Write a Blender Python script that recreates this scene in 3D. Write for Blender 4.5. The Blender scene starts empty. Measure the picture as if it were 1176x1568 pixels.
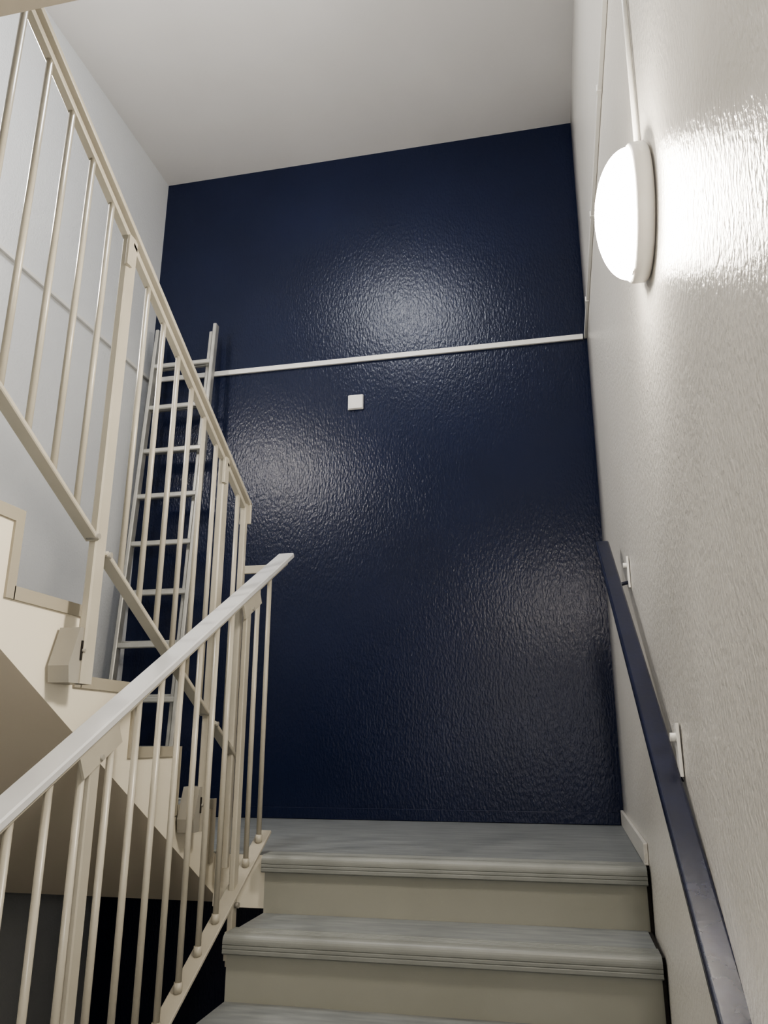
import bpy, bmesh, math
from mathutils import Vector, Matrix

D = 3.6
CZ = 0.452 * D
def P(x, y, z):
    return Vector((x * D, y * D, z * D + CZ))

scene = bpy.context.scene
coll = scene.collection

# ------------------------------------------------------------------ materials
def srgb(r, g, b):
    def c(v):
        v /= 255.0
        return v / 12.92 if v <= 0.04045 else ((v + 0.055) / 1.055) ** 2.4
    return (c(r), c(g), c(b), 1)

def base_mat(name, col, rough=0.5, metallic=0.0, spec=0.5):
    m = bpy.data.materials.new(name)
    m.use_nodes = True
    nt = m.node_tree
    b = nt.nodes["Principled BSDF"]
    b.inputs["Base Color"].default_value = col
    b.inputs["Roughness"].default_value = rough
    b.inputs["Metallic"].default_value = metallic
    b.inputs["Specular IOR Level"].default_value = spec
    return m, nt, b

def add_bump(nt, b, scale, strength, dist, detail=3.0, stretch=(1, 1, 1), rough=0.5):
    tc = nt.nodes.new("ShaderNodeTexCoord")
    mp = nt.nodes.new("ShaderNodeMapping")
    mp.inputs["Scale"].default_value = stretch
    nt.links.new(tc.outputs["Object"], mp.inputs["Vector"])
    n = nt.nodes.new("ShaderNodeTexNoise")
    n.inputs["Scale"].default_value = scale
    n.inputs["Detail"].default_value = detail
    n.inputs["Roughness"].default_value = rough
    nt.links.new(mp.outputs["Vector"], n.inputs["Vector"])
    bp = nt.nodes.new("ShaderNodeBump")
    bp.inputs["Strength"].default_value = strength
    bp.inputs["Distance"].default_value = dist
    nt.links.new(n.outputs["Fac"], bp.inputs["Height"])
    nt.links.new(bp.outputs["Normal"], b.inputs["Normal"])

def add_colvar(nt, b, c1, c2, scale, stretch=(1, 1, 1), detail=4, lo=0.35, hi=0.65):
    tc = nt.nodes.new("ShaderNodeTexCoord")
    mp = nt.nodes.new("ShaderNodeMapping")
    mp.inputs["Scale"].default_value = stretch
    nt.links.new(tc.outputs["Object"], mp.inputs["Vector"])
    n = nt.nodes.new("ShaderNodeTexNoise")
    n.inputs["Scale"].default_value = scale
    n.inputs["Detail"].default_value = detail
    nt.links.new(mp.outputs["Vector"], n.inputs["Vector"])
    r = nt.nodes.new("ShaderNodeValToRGB")
    r.color_ramp.elements[0].position = lo
    r.color_ramp.elements[0].color = c1
    r.color_ramp.elements[1].position = hi
    r.color_ramp.elements[1].color = c2
    nt.links.new(n.outputs["Fac"], r.inputs["Fac"])
    nt.links.new(r.outputs["Color"], b.inputs["Base Color"])

def painted(name, c1, c2, rough, bscale, bstr, bdist, cscale=1.5, detail=3, spec=0.5, stretch=(1, 1, 1)):
    m, nt, b = base_mat(name, c1, rough, spec=spec)
    add_colvar(nt, b, c1, c2, cscale)
    add_bump(nt, b, bscale, bstr, bdist, detail, stretch)
    return m

M_navy = painted("navy_wall_paint", srgb(21, 29, 54), srgb(25, 33, 60), 0.25, 78, 0.7, 0.0034, spec=0.36, stretch=(1.3, 1, 0.62), detail=3)
M_wallR = painted("white_wall_paint", srgb(214, 211, 204), srgb(220, 217, 210), 0.28, 90, 0.75, 0.0042, detail=3, stretch=(1, 1.15, 0.8))
M_wallL = painted("white_wall_paint_cool", srgb(214, 216, 218), srgb(220, 222, 223), 0.45, 100, 0.5, 0.003)
M_ceil = painted("ceiling_paint", srgb(206, 205, 204), srgb(212, 211, 210), 0.8, 90, 0.1, 0.002)
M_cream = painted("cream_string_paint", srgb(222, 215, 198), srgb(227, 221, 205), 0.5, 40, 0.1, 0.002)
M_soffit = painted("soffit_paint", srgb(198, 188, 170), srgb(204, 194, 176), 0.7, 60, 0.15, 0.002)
M_trimbeige = painted("beige_edge_trim", srgb(158, 152, 137), srgb(166, 160, 145), 0.5, 60, 0.05, 0.001)
M_rail = painted("railing_enamel", srgb(170, 165, 152), srgb(180, 175, 162), 0.30, 120, 0.08, 0.001, cscale=6)
M_railtop = painted("handrail_plastic", srgb(188, 189, 190), srgb(196, 197, 198), 0.3, 120, 0.05, 0.001, cscale=6)
M_navyrail = painted("navy_rail_enamel", srgb(22, 26, 46), srgb(28, 33, 56), 0.25, 90, 0.2, 0.001, cscale=20)
M_whiteplastic = painted("white_plastic", srgb(222, 221, 216), srgb(228, 227, 223), 0.35, 100, 0.03, 0.001)
M_alu = painted("ladder_aluminium", srgb(176, 175, 170), srgb(190, 189, 183), 0.35, 100, 0.05, 0.001, cscale=15)
M_alu.node_tree.nodes["Principled BSDF"].inputs["Metallic"].default_value = 0.5
M_riser = painted("riser_vinyl", srgb(150, 150, 140), srgb(157, 157, 147), 0.5, 50, 0.08, 0.002, cscale=3)
M_nose = painted("nosing_rubber", srgb(128, 130, 126), srgb(136, 138, 134), 0.42, 80, 0.05, 0.001, cscale=8)
m, nt, b = base_mat("tread_vinyl", srgb(130, 136, 136), 0.45)
add_colvar(nt, b, srgb(120, 124, 125), srgb(144, 147, 147), 22, (0.35, 2.2, 1), 9, 0.32, 0.72)
add_bump(nt, b, 60, 0.08, 0.001)
M_tread = m
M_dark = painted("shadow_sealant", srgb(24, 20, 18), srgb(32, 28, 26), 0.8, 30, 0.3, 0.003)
M_steel = painted("bracket_steel", srgb(142, 139, 131), srgb(156, 153, 144), 0.4, 80, 0.05, 0.001)

def emis(name, col, s):
    m, nt, b = base_mat(name, (0.9, 0.9, 0.88, 1), 0.3)
    b.inputs["Emission Color"].default_value = col
    b.inputs["Emission Strength"].default_value = s
    return m

XR = 0.0762
def XW(Y, Z):
    """slightly out-of-true plaster face of the right wall (units of D)"""
    Y = max(Y, -0.05); Z = max(Z, -0.5)
    return 0.079 + (Z - 0.91) * (0.0063 + 0.0207 * (1 - Y))

# ------------------------------------------------------------------ mesh builder
class MB:
    def __init__(self, mats):
        self.bm = bmesh.new()
        self.mats = mats
    def _face(self, vs, mi, smooth=False):
        try:
            f = self.bm.faces.new(vs)
            f.material_index = mi
            f.smooth = smooth
            return f
        except ValueError:
            return None
    def box(self, a, b, mi=0, follow=False):
        """follow=True: vertices near the right wall follow its real plaster face"""
        x0, x1 = sorted((a[0], b[0])); y0, y1 = sorted((a[1], b[1])); z0, z1 = sorted((a[2], b[2]))
        pts = [(x0,y0,z0),(x1,y0,z0),(x1,y1,z0),(x0,y1,z0),(x0,y0,z1),(x1,y0,z1),(x1,y1,z1),(x0,y1,z1)]
        if follow:
            q = []
            for x, y, z in pts:
                if x > (XR - 0.014) * D:
                    x += (XW(y / D, (z - CZ) / D) - XR) * D
                q.append((x, y, z))
            pts = q
        v = [self.bm.verts.new(p) for p in pts]
        for q in ((0,3,2,1),(4,5,6,7),(0,1,5,4),(1,2,6,5),(2,3,7,6),(3,0,4,7)):
            self._face([v[i] for i in q], mi)
    def prism(self, yz, x0, x1, mi=0, mis=None):
        n = len(yz)
        A = [self.bm.verts.new((x0, p[0], p[1])) for p in yz]
        B = [self.bm.verts.new((x1, p[0], p[1])) for p in yz]
        self._face(list(A), mi); self._face(list(reversed(B)), mi)
        for i in range(n):
            j = (i + 1) % n
            self._face([A[j], A[i], B[i], B[j]], mis[i] if mis else mi)
    def bar(self, p0, p1, w, h, mi=0, side=Vector((1, 0, 0))):
        p0 = Vector(p0); p1 = Vector(p1)
        d = (p1 - p0).normalized()
        s = (side - d * side.dot(d)).normalized()
        u = d.cross(s).normalized()
        c = min(w, h) * 0.18
        prof = [(-w/2+c,-h/2),(w/2-c,-h/2),(w/2,-h/2+c),(w/2,h/2-c),(w/2-c,h/2),(-w/2+c,h/2),(-w/2,h/2-c),(-w/2,-h/2+c)]
        A = [self.bm.verts.new(p0 + s*a + u*b_) for a, b_ in prof]
        B = [self.bm.verts.new(p1 + s*a + u*b_) for a, b_ in prof]
        self._face(list(reversed(A)), mi); self._face(B, mi)
        for i in range(8):
            j = (i+1) % 8
            self._face([A[i], A[j], B[j], B[i]], mi)
    def cyl(self, p0, p1, r, mi=0, seg=14, r1=None):
        p0 = Vector(p0); p1 = Vector(p1)
        if r1 is None: r1 = r
        d = (p1 - p0).normalized()
        t = Vector((0, 0, 1)) if abs(d.z) < 0.9 else Vector((1, 0, 0))
        s = d.cross(t).normalized(); u = d.cross(s)
        A = []; B = []
        for i in range(seg):
            a = 2*math.pi*i/seg
            o = s*math.cos(a) + u*math.sin(a)
            A.append(self.bm.verts.new(p0 + o*r)); B.append(self.bm.verts.new(p1 + o*r1))
        self._face(list(reversed(A)), mi); self._face(B, mi)
        for i in range(seg):
            j = (i+1) % seg
            self._face([A[i], A[j], B[j], B[i]], mi, True)
    def lathe(self, origin, axis, prof, mi=0, seg=64):
        axis = Vector(axis).normalized()
        t = Vector((0, 0, 1)) if abs(axis.z) < 0.9 else Vector((1, 0, 0))
        s = axis.cross(t).normalized(); u = axis.cross(s)
        rings = []
        for r, h in prof:
            if r < 1e-6:
                rings.append([self.bm.verts.new(Vector(origin) + axis*h)])
            else:
                rings.append([self.bm.verts.new(Vector(origin) + axis*h + (s*math.cos(2*math.pi*i/seg) + u*math.sin(2*math.pi*i/seg))*r) for i in range(seg)])
        for k in range(len(rings)-1):
            a, b_ = rings[k], rings[k+1]
            for i in range(seg):
                j = (i+1) % seg
                if len(a) == 1 and len(b_) == 1: continue
                if len(b_) == 1: self._face([a[i], a[j], b_[0]], mi, True)
                elif len(a) == 1: self._face([a[0], b_[j], b_[i]], mi, True)
                else: self._face([a[i], a[j], b_[j], b_[i]], mi, True)
    def done(self, name, parent=None, bevel=0.0):
        bmesh.ops.recalc_face_normals(self.bm, faces=self.bm.faces)
        me = bpy.data.meshes.new(name)
        self.bm.to_mesh(me); self.bm.free()
        for m_ in self.mats: me.materials.append(m_)
        o = bpy.data.objects.new(name, me)
        coll.objects.link(o)
        if parent: o.parent = parent
        if bevel:
            md = o.modifiers.new("bevel", "BEVEL")
            md.width = bevel; md.segments = 3; md.limit_method = 'ANGLE'
        return o

def empty(name):
    e = bpy.data.objects.new(name, None)
    coll.objects.link(e)
    return e

# ------------------------------------------------------------------ constants (units of D, camera at origin)
XL = -0.590
YF, YB = 1.0, -0.33
ZC = 0.910
ZL = -0.094            # landing level
R, T = 0.0448, 0.075   # rise, run
Y1 = 0.682
Y8 = Y1 - 7 * T
ZLOW = ZL - 8 * R
ZUP = ZL + 8 * R
ZFLOOR = ZL - 16 * R
XS0 = -0.25            # right flight open side
XUL = -0.30            # left flight inner edge
w = 0.05
g = 0.0003             # hairline gap to the walls
g2 = 0.0012

# ------------------------------------------------------------------ shell
mb = MB([M_navy]); mb.box(P(XL-w, YF, ZFLOOR), P(XR+w, YF+w, ZC)); mb.done("wall_far")
mb = MB([M_wallR])
NY, NZ = 16, 16
grid = [[mb.bm.verts.new(P(XW(YB+(YF-YB)*i/NY, ZFLOOR+(ZC-ZFLOOR)*j/NZ), YB+(YF-YB)*i/NY, ZFLOOR+(ZC-ZFLOOR)*j/NZ)) for j in range(NZ+1)] for i in range(NY+1)]
back = [[mb.bm.verts.new(P(XR+w, YB+(YF-YB)*i/NY, ZFLOOR+(ZC-ZFLOOR)*j/NZ)) for j in range(NZ+1)] for i in range(NY+1)]
for i in range(NY):
    for j in range(NZ):
        mb._face([grid[i][j], grid[i][j+1], grid[i+1][j+1], grid[i+1][j]], 0, True)
        mb._face([back[i][j], back[i+1][j], back[i+1][j+1], back[i][j+1]], 0)
for i in range(NY):
    mb._face([grid[i][0], grid[i+1][0], back[i+1][0], back[i][0]], 0)
    mb._face([grid[i][NZ], back[i][NZ], back[i+1][NZ], grid[i+1][NZ]], 0)
for j in range(NZ):
    mb._face([grid[0][j], back[0][j], back[0][j+1], grid[0][j+1]], 0)
    mb._face([grid[NY][j], grid[NY][j+1], back[NY][j+1], back[NY][j]], 0)
mb.done("wall_right")
mb = MB([M_wallL]); mb.box(P(XL-w, YB, ZFLOOR), P(XL, YF, ZC)); mb.done("wall_left")
mb = MB([M_wallL]); mb.box(P(XL-w, YB-w, ZFLOOR), P(XR+w, YB, ZC)); mb.done("wall_back")
mb = MB([M_ceil]); mb.box(P(XL-w, YB-w, ZC), P(XR+w, YF+w, ZC+w)); mb.done("ceiling")
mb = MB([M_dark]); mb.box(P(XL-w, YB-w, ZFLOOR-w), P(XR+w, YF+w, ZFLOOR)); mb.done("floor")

def nosing_profile(y, z, s):
    top = z + 0.004
    pts = []
    pts.append((y - s*0.060, z - 0.002)); pts.append((y - s*0.060, top))
    for i in range(4):
        yy = y - s*(0.050 - i*0.012)
        pts += [(yy - s*0.002, top), (yy, top-0.0018), (yy + s*0.002, top)]
    cy, r = y + s*0.006, 0.019
    for i in range(0, 7):
        a = math.radians(90 - i*15)
        pts.append((cy + s*math.cos(a)*r, top - r + math.sin(a)*r))
    fy = cy + s*r
    for i in range(2):
        zz = top - r - 0.007 - i*0.010
        pts += [(fy, zz+0.002), (fy - s*0.0018, zz), (fy, zz-0.002)]
    pts += [(fy, top-0.046), (fy - s*0.006, top-0.050), (y - s*0.001, top-0.050), (y - s*0.001, z-0.002)]
    return pts

def m_(v): return v * D
def mz(v): return v * D + CZ

def right_flight(name):
    mb = MB([M_riser, M_tread, M_nose, M_soffit, M_dark])
    n = 8
    for k in range(n):
        y = Y1 - (7-k)*T; z0 = ZLOW + k*R; z1 = z0 + R
        xe = min(XW(y, z1), XW(y, z0)) - 0.0030
        yb = y + T if k < 7 else Y1 + 0.0075
        und0 = max(ZLOW - 0.045, z0 - 0.050)
        und1 = z0 + R - 0.050 if k < 7 else ZL - 0.05
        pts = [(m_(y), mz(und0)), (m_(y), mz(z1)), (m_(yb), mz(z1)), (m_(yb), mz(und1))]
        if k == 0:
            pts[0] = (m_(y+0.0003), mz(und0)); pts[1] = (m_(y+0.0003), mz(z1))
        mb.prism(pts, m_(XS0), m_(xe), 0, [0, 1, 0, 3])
        mb.prism(nosing_profile(m_(y), mz(z1), -1), m_(XS0)-0.004, m_(xe)+0.002, 2)
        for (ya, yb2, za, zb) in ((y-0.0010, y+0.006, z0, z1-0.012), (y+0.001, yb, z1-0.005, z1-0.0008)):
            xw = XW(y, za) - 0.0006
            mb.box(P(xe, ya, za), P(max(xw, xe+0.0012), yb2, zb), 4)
    return mb.done(name)
right_flight("staircase_flight")

def left_flight(name, dz):
    mb = MB([M_cream, M_tread, M_nose, M_soffit, M_trimbeige, M_riser])
    pts = [(m_(Y1+0.026), mz(ZL+dz))]; mis = [5]
    for k in range(8):
        y = Y1 - k*T; z0 = ZL + k*R + dz; z1 = z0 + R
        pts.append((m_(y), mz(z0))); mis.append(5)
        pts.append((m_(y), mz(z1))); mis.append(1)
    pts[-1] = (m_(Y8), mz(ZUP+dz)); mis[-1] = 0
    und = lambda Y: 0.008 - 0.567*(Y-0.452) + dz
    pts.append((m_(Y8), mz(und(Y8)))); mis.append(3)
    pts.append((m_(Y1+0.026), mz(ZL-0.043+dz))); mis.append(0)
    mb.prism(pts, m_(XL+g), m_(XUL), 0, mis)
    for k in range(8):
        y = Y1 - k*T; z1 = ZL + (k+1)*R + dz
        mb.prism(nosing_profile(m_(y)-0.022, mz(z1)-0.001, 1), m_(XL)+0.003, m_(XUL)+0.003, 2)
        x0, x1 = m_(XUL), m_(XUL)+0.006
        mb.box((x0, m_(y)-m_(T), mz(z1)-0.026), (x1, m_(y)+0.003, mz(z1)+0.002), 4)
        mb.box((x0, m_(y)-0.024, mz(z1)-m_(R)-0.026), (x1, m_(y)+0.003, mz(z1)-0.026), 4)
    return mb.done(name)
left_flight("staircase_flight.001", 0.0)
left_flight("staircase_flight.002", -16*R)

# middle landing
mb = MB([M_cream, M_tread, M_dark])
mb.box(P(XL+g, Y1+0.0263, ZL-0.043), P(XR-g2, YF-g, ZL-0.001), 0, True)
mb.box(P(XUL+g, Y1+0.008, ZL-0.043), P(XW(Y1, ZL)-0.003, Y1+0.0263, ZL-0.001), 0)
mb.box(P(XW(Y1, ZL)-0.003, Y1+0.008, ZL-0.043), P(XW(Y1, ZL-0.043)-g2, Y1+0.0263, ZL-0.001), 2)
mb.box(P(XL+g, Y1+0.0263, ZL-0.001), P(XR-g2, YF-g, ZL), 1, True)
mb.box(P(XUL+g, Y1+0.008, ZL-0.001), P(XR-g2, Y1+0.0263, ZL), 1, True)
mb.done("stair_landing")
mb = MB([M_cream, M_tread])
mb.box(P(XL+g, YB+g, ZLOW-0.045), P(XR-0.006, Y8-g, ZLOW-0.001), 0, True)
mb.box(P(XL+g, YB+g, ZLOW-0.001), P(XR-0.006, Y8-g, ZLOW), 1, True)
mb.done("stair_landing.001")
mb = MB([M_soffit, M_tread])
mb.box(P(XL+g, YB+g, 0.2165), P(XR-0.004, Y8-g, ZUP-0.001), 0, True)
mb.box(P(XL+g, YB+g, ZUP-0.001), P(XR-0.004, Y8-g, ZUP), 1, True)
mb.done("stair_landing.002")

# baseboards
mb = MB([M_navy]); mb.box(P(XL+0.004, YF-0.0028, ZL+0.0005), P(XR-0.0075, YF-g, ZL+0.014)); mb.done("baseboard_far", bevel=0.002)
mb = MB([M_wallR])
mb.box(P(XR-0.0034, Y1+0.004, ZL+0.0005), P(XR-g, YF-0.003, ZL+0.017), 0, True); mb.done("baseboard_right", bevel=0.002)
mb = MB([M_trimbeige]); mb.box(P(XL+g, Y1+0.03, ZL+0.0005), P(XL+0.003, YF-0.003, ZL+0.018)); mb.done("baseboard_left", bevel=0.002)

# ------------------------------------------------------------------ conduits
zc = 0.5424
mb = MB([M_whiteplastic])
mb.box(P(XL+0.0045, YF-0.004, zc-0.0038), P(XR-0.005, YF-g, zc+0.0038))
mb.done("cable_conduit", bevel=0.0015)
mb = MB([M_whiteplastic])
mb.box(P(XR-0.004, 0.0, zc-0.0025), P(XR-g, YF-g, zc+0.0025), 0, True)
for i in range(6):
    y = 0.05 + i*0.17
    mb.box(P(XR-0.005, y, zc-0.0035), P(XR-g, y+0.004, zc+0.0035), 0, True)
mb.done("cable_conduit.001", bevel=0.0015)
mb = MB([M_whiteplastic])
mb.box(P(XL+g, YB+g, zc-0.0025), P(XL+0.004, YF-0.0005, zc+0.0025))
mb.done("cable_conduit.002", bevel=0.0015)
LY, LZ = 0.380, 0.278
LX = XW(LY, LZ)
LR = 0.132
mb = MB([M_whiteplastic])
mb.cyl(P(XW(LY, LZ+0.042)-0.0022, LY+0.002, LZ+LR/D+0.0012), P(XW(LY, zc)-0.0022, LY+0.002, zc-0.004), 0.006)
mb.done("cable_conduit.003")

# junction box
mb = MB([M_whiteplastic])
cx, cz_ = -0.2555, 0.4738
mb.box(P(cx-0.0115, YF-0.003, cz_-0.0115), P(cx+0.0115, YF-g, cz_+0.0115))
mb.box(P(cx-0.0108, YF-0.0050, cz_-0.0108), P(cx+0.0108, YF-0.003, cz_+0.0108))
mb.done("junction_box", bevel=0.006)

# ------------------------------------------------------------------ lamps
def lamp(name, origin, axis, r, depth, strength, col):
    e = empty(name)
    mb = MB([M_whiteplastic])
    mb.lathe(origin, axis, [(0, 0.002), (r*0.97, 0.002), (r, 0.007), (r, 0.030), (r*0.97, 0.035), (r*0.93, 0.036), (r*0.93, 0.028), (0, 0.028)])
    if abs(Vector(axis).z) < 0.5:
        o = Vector(origin); a = Vector(axis)
        q = o + Vector((0, 0, -r*0.95)) + a*0.030
        mb.box(q - Vector((0.006, 0.008, 0.006)), q + Vector((0.006, 0.008, 0.012)) + a*0.014)
    mb.done("base_ring", e)
    mb = MB([emis("opal_glass", col, strength)])
    prof = []
    n = 16
    for i in range(n+1):
        a = math.pi/2*i/n
        prof.append((r*0.94*math.cos(a) if i < n else 0, 0.035 + (depth-0.035)*math.sin(a)))
    mb.lathe(origin, axis, prof)
    mb.done("diffuser", e)
S = 50.0
lamp("bulkhead_lamp", P(LX-0.0008, LY, LZ), (-1, 0, 0), LR, 0.098, S, (1, 0.91, 0.79, 1))
lamp("bulkhead_lamp.001", P(XL, 0.47, 0.575), (1, 0, 0), 0.150, 0.105, S*1.1, (1, 0.94, 0.87, 1))
lamp("bulkhead_lamp.002", P(-0.26, 0.52, ZC), (0, 0, -1), 0.150, 0.105, S*0.85, (0.95, 0.97, 1, 1))
lamp("fill_lamp", P(XW(-0.10, 0.05)-0.0012, -0.14, 0.05), (-1, 0, 0), 0.150, 0.105, S*0.8, (1, 0.95, 0.89, 1))  # unseen lamp added behind the camera to light risers and railings

# ------------------------------------------------------------------ lower stair railing
SL = 0.553
def top_lo(Y): return 0.185 + SL*(Y-0.738)
def bot_lo(Y): return -0.0785 + SL*(Y-0.7035)
X0 = -0.260
e = empty("stair_railing")
mb = MB([M_railtop])
mb.bar(P(X0, 0.165, top_lo(0.165)), P(X0, 0.735, top_lo(0.735)), 0.060, 0.019)
mb.done("handrail", e)
mb = MB([M_rail, M_steel])
mb.bar(P(X0, 0.17, top_lo(0.17)-0.0050), P(X0, 0.727, top_lo(0.727)-0.0050), 0.034, 0.014)
mb.bar(P(X0, 0.165, bot_lo(0.165)), P(X0, 0.705, bot_lo(0.705)), 0.044, 0.010)
posts = [0.64, 0.42, 0.20]
Y = 0.690
while Y > 0.17:
    if min(abs(Y-p) for p in posts) > 0.010:
        mb.cyl(P(X0, Y, bot_lo(Y)), P(X0, Y, top_lo(Y)-0.004), 0.0080)
        mb.cyl(P(X0, Y, bot_lo(Y)+0.001), P(X0, Y, bot_lo(Y)+0.0075), 0.0108)
    Y -= 0.0282
for p in posts:
    mb.bar(P(X0-0.001, p, bot_lo(p)-0.055), P(X0-0.001, p, top_lo(p)-0.004), 0.016, 0.034, 0)
    mb.bar(P(X0+0.0035, p-0.018, top_lo(p-0.018)-0.014), P(X0+0.0035, p+0.018, top_lo(p+0.018)-0.014), 0.006, 0.046, 0)
    mb.cyl(P(X0+0.002, p, top_lo(p)-0.018), P(X0+0.0055, p, top_lo(p)-0.018), 0.006, 1)
    mb.box(P(X0-0.003, p-0.008, bot_lo(p)-0.050), P(XS0-0.0015, p+0.008, bot_lo(p)-0.030), 0)
    mb.cyl(P(X0+0.001, p, bot_lo(p)-0.012), P(X0+0.0045, p, bot_lo(p)-0.012), 0.008, 1)
mb.done("bars", e)

# ------------------------------------------------------------------ upper stair railing
def top_up(Y): return 0.359 - SL*(Y-0.438)
def bot_up(Y): return top_up(Y) - 0.237
X1 = -0.285
e = empty("stair_railing.001")
mb = MB([M_rail])
mb.bar(P(X1, 0.17, top_up(0.17)), P(X1, 0.682, top_up(0.682)), 0.042, 0.012)
mb.bar(P(X1, 0.682, top_up(0.682)+0.001), P(X1, 0.682, top_up(0.682)-0.020), 0.042, 0.010)
mb.done("handrail", e)
mb = MB([M_rail, M_steel, M_dark])
mb.bar(P(X1, 0.175, top_up(0.175)-0.0075), P(X1, 0.675, top_up(0.675)-0.0075), 0.022, 0.014)
posts = [0.438, 0.625, 0.20]
edges = [0.175, 0.20, 0.438, 0.625, 0.690]
for a, b_ in zip(edges[:-1], edges[1:]):
    mb.bar(P(X1, a+0.006, bot_up(a+0.006)), P(X1, b_-0.006, bot_up(b_-0.006)), 0.034, 0.012)
    for q in (a+0.008, b_-0.008):
        mb.cyl(P(X1-0.003, q, bot_up(q)), P(X1+0.006, q, bot_up(q)), 0.007, 1)
Y = 0.438 - 0.0275
ys = []
while Y > 0.18:
    ys.append(Y); Y -= 0.0268
Y = 0.438 + 0.030
while Y < 0.685:
    ys.append(Y); Y += 0.0275
for Y in ys:
    if min(abs(Y-p) for p in posts) > 0.010:
        mb.cyl(P(X1, Y, bot_up(Y)), P(X1, Y, top_up(Y)-0.004), 0.0078)
for p in posts:
    zb = top_up(p) - 0.325
    mb.bar(P(X1, p, zb), P(X1, p, top_up(p)-0.003), 0.022, 0.044, 0)
    mb.bar(P(X1+0.004, p-0.006, top_up(p)-0.030), P(X1+0.004, p-0.006, top_up(p)-0.006), 0.010, 0.022, 0)
    mb.prism([(m_(p-0.016), mz(zb)), (m_(p+0.006), mz(zb)), (m_(p+0.006), mz(zb+0.034)), (m_(p-0.010), mz(zb+0.034)), (m_(p-0.018), mz(zb+0.010))],
             m_(XUL)+0.007, m_(X1)+0.004, 1)
    mb.bar(P(X1+0.0015, p-0.006, zb+0.014), P(X1+0.0015, p-0.006, zb+0.026), 0.003, 0.012, 2)
    mb.cyl(P(X1, p-0.006, zb+0.020), P(X1+0.0035, p-0.006, zb+0.020), 0.004, 1)
mb.bar(P(X1, 0.678, ZL-0.01), P(X1, 0.678, top_up(0.678)-0.003), 0.020, 0.024, 0)
mb.bar(P(-0.298, 0.7125, 0.165), P(-0.262, 0.7125, 0.165), 0.012, 0.030, 0, side=Vector((0, 1, 0)))
mb.bar(P(-0.298, 0.7125, ZL+0.001), P(-0.298, 0.7125, 0.165), 0.016, 0.016, 0)
mb.done("bars", e)

# ------------------------------------------------------------------ handrail on right wall (navy)
e = empty("handrail")
mb = MB([M_navyrail])
XH = 0.0548
def hr(Y): return 0.128 + 0.65*(Y-0.654)
mb.bar(P(XH-0.0006, 0.17, hr(0.17)), P(XH-0.0006, 0.732, hr(0.732)), 0.044, 0.020)
mb.done("rail", e, bevel=0.002)
mb = MB([M_whiteplastic, M_navyrail])
for y, dz in ((0.652, 0.0), (0.431, 0.006), (0.250, 0.008)):
    z = hr(y)
    xw = XW(y, z)
    mb.bar(P(xw-0.0014, y, z-0.006+dz), P(xw-0.0014, y, z+0.020+dz), 0.006, 0.028, 0)
    mb.cyl(P(xw-0.001, y, z+0.013+dz), P(xw-0.005, y, z+0.013+dz), 0.008, 0)
    mb.cyl(P(xw-0.001, y, z-0.001), P(XH, y, z-0.004), 0.0055, 1)
    mb.cyl(P(XH, y, z-0.006), P(XH, y, z), 0.006, 1)
mb.done("brackets", e)

# ------------------------------------------------------------------ ladder
mb = MB([M_alu, M_dark])
def ly(z, off): return 0.935 + 0.045*(z-ZL)/0.7 + off
for (xa, xb, off, ztop) in ((-0.571, -0.480, 0.0, 0.603), (-0.563, -0.468, -0.014, 0.608)):
    for x in (xa, xb):
        mb.bar(P(x, ly(ZL, off), ZL+0.004), P(x, ly(ztop, off), ztop), 0.020, 0.040, 0)
        mb.bar(P(x, ly(ZL, off), ZL+0.001), P(x, ly(ZL, off), ZL+0.010), 0.026, 0.046, 1)
    for n in range(-7, 3):
        z = 0.408 + 0.0706*n
        z += (0.0 if off == 0 else -0.004)
        mb.bar(P(xa, ly(z, off), z), P(xb, ly(z, off), z), 0.026, 0.026, 0, side=Vector((0, 1, 0)))
mb.done("ladder")

# ------------------------------------------------------------------ world + camera
wd = bpy.data.worlds.new("World"); scene.world = wd; wd.use_nodes = True
wd.node_tree.nodes["Background"].inputs[0].default_value = (0.5, 0.5, 0.5, 1)
wd.node_tree.nodes["Background"].inputs[1].default_value = 0.2
cam = bpy.data.cameras.new("camera")
cam.sensor_fit = 'VERTICAL'; cam.sensor_height = 36.0; cam.lens = 1178/1568*36
cam.clip_start = 0.02
co = bpy.data.objects.new("camera", cam)
co.location = P(0, 0, 0)
co.rotation_euler = (math.radians(90+16.6), 0, math.radians(12.06))
coll.objects.link(co)
scene.camera = co
scene.view_settings.view_transform = 'AgX'
try:
    scene.view_settings.look = 'AgX - Medium High Contrast'
except Exception:
    pass
scene.view_settings.exposure = 1.45
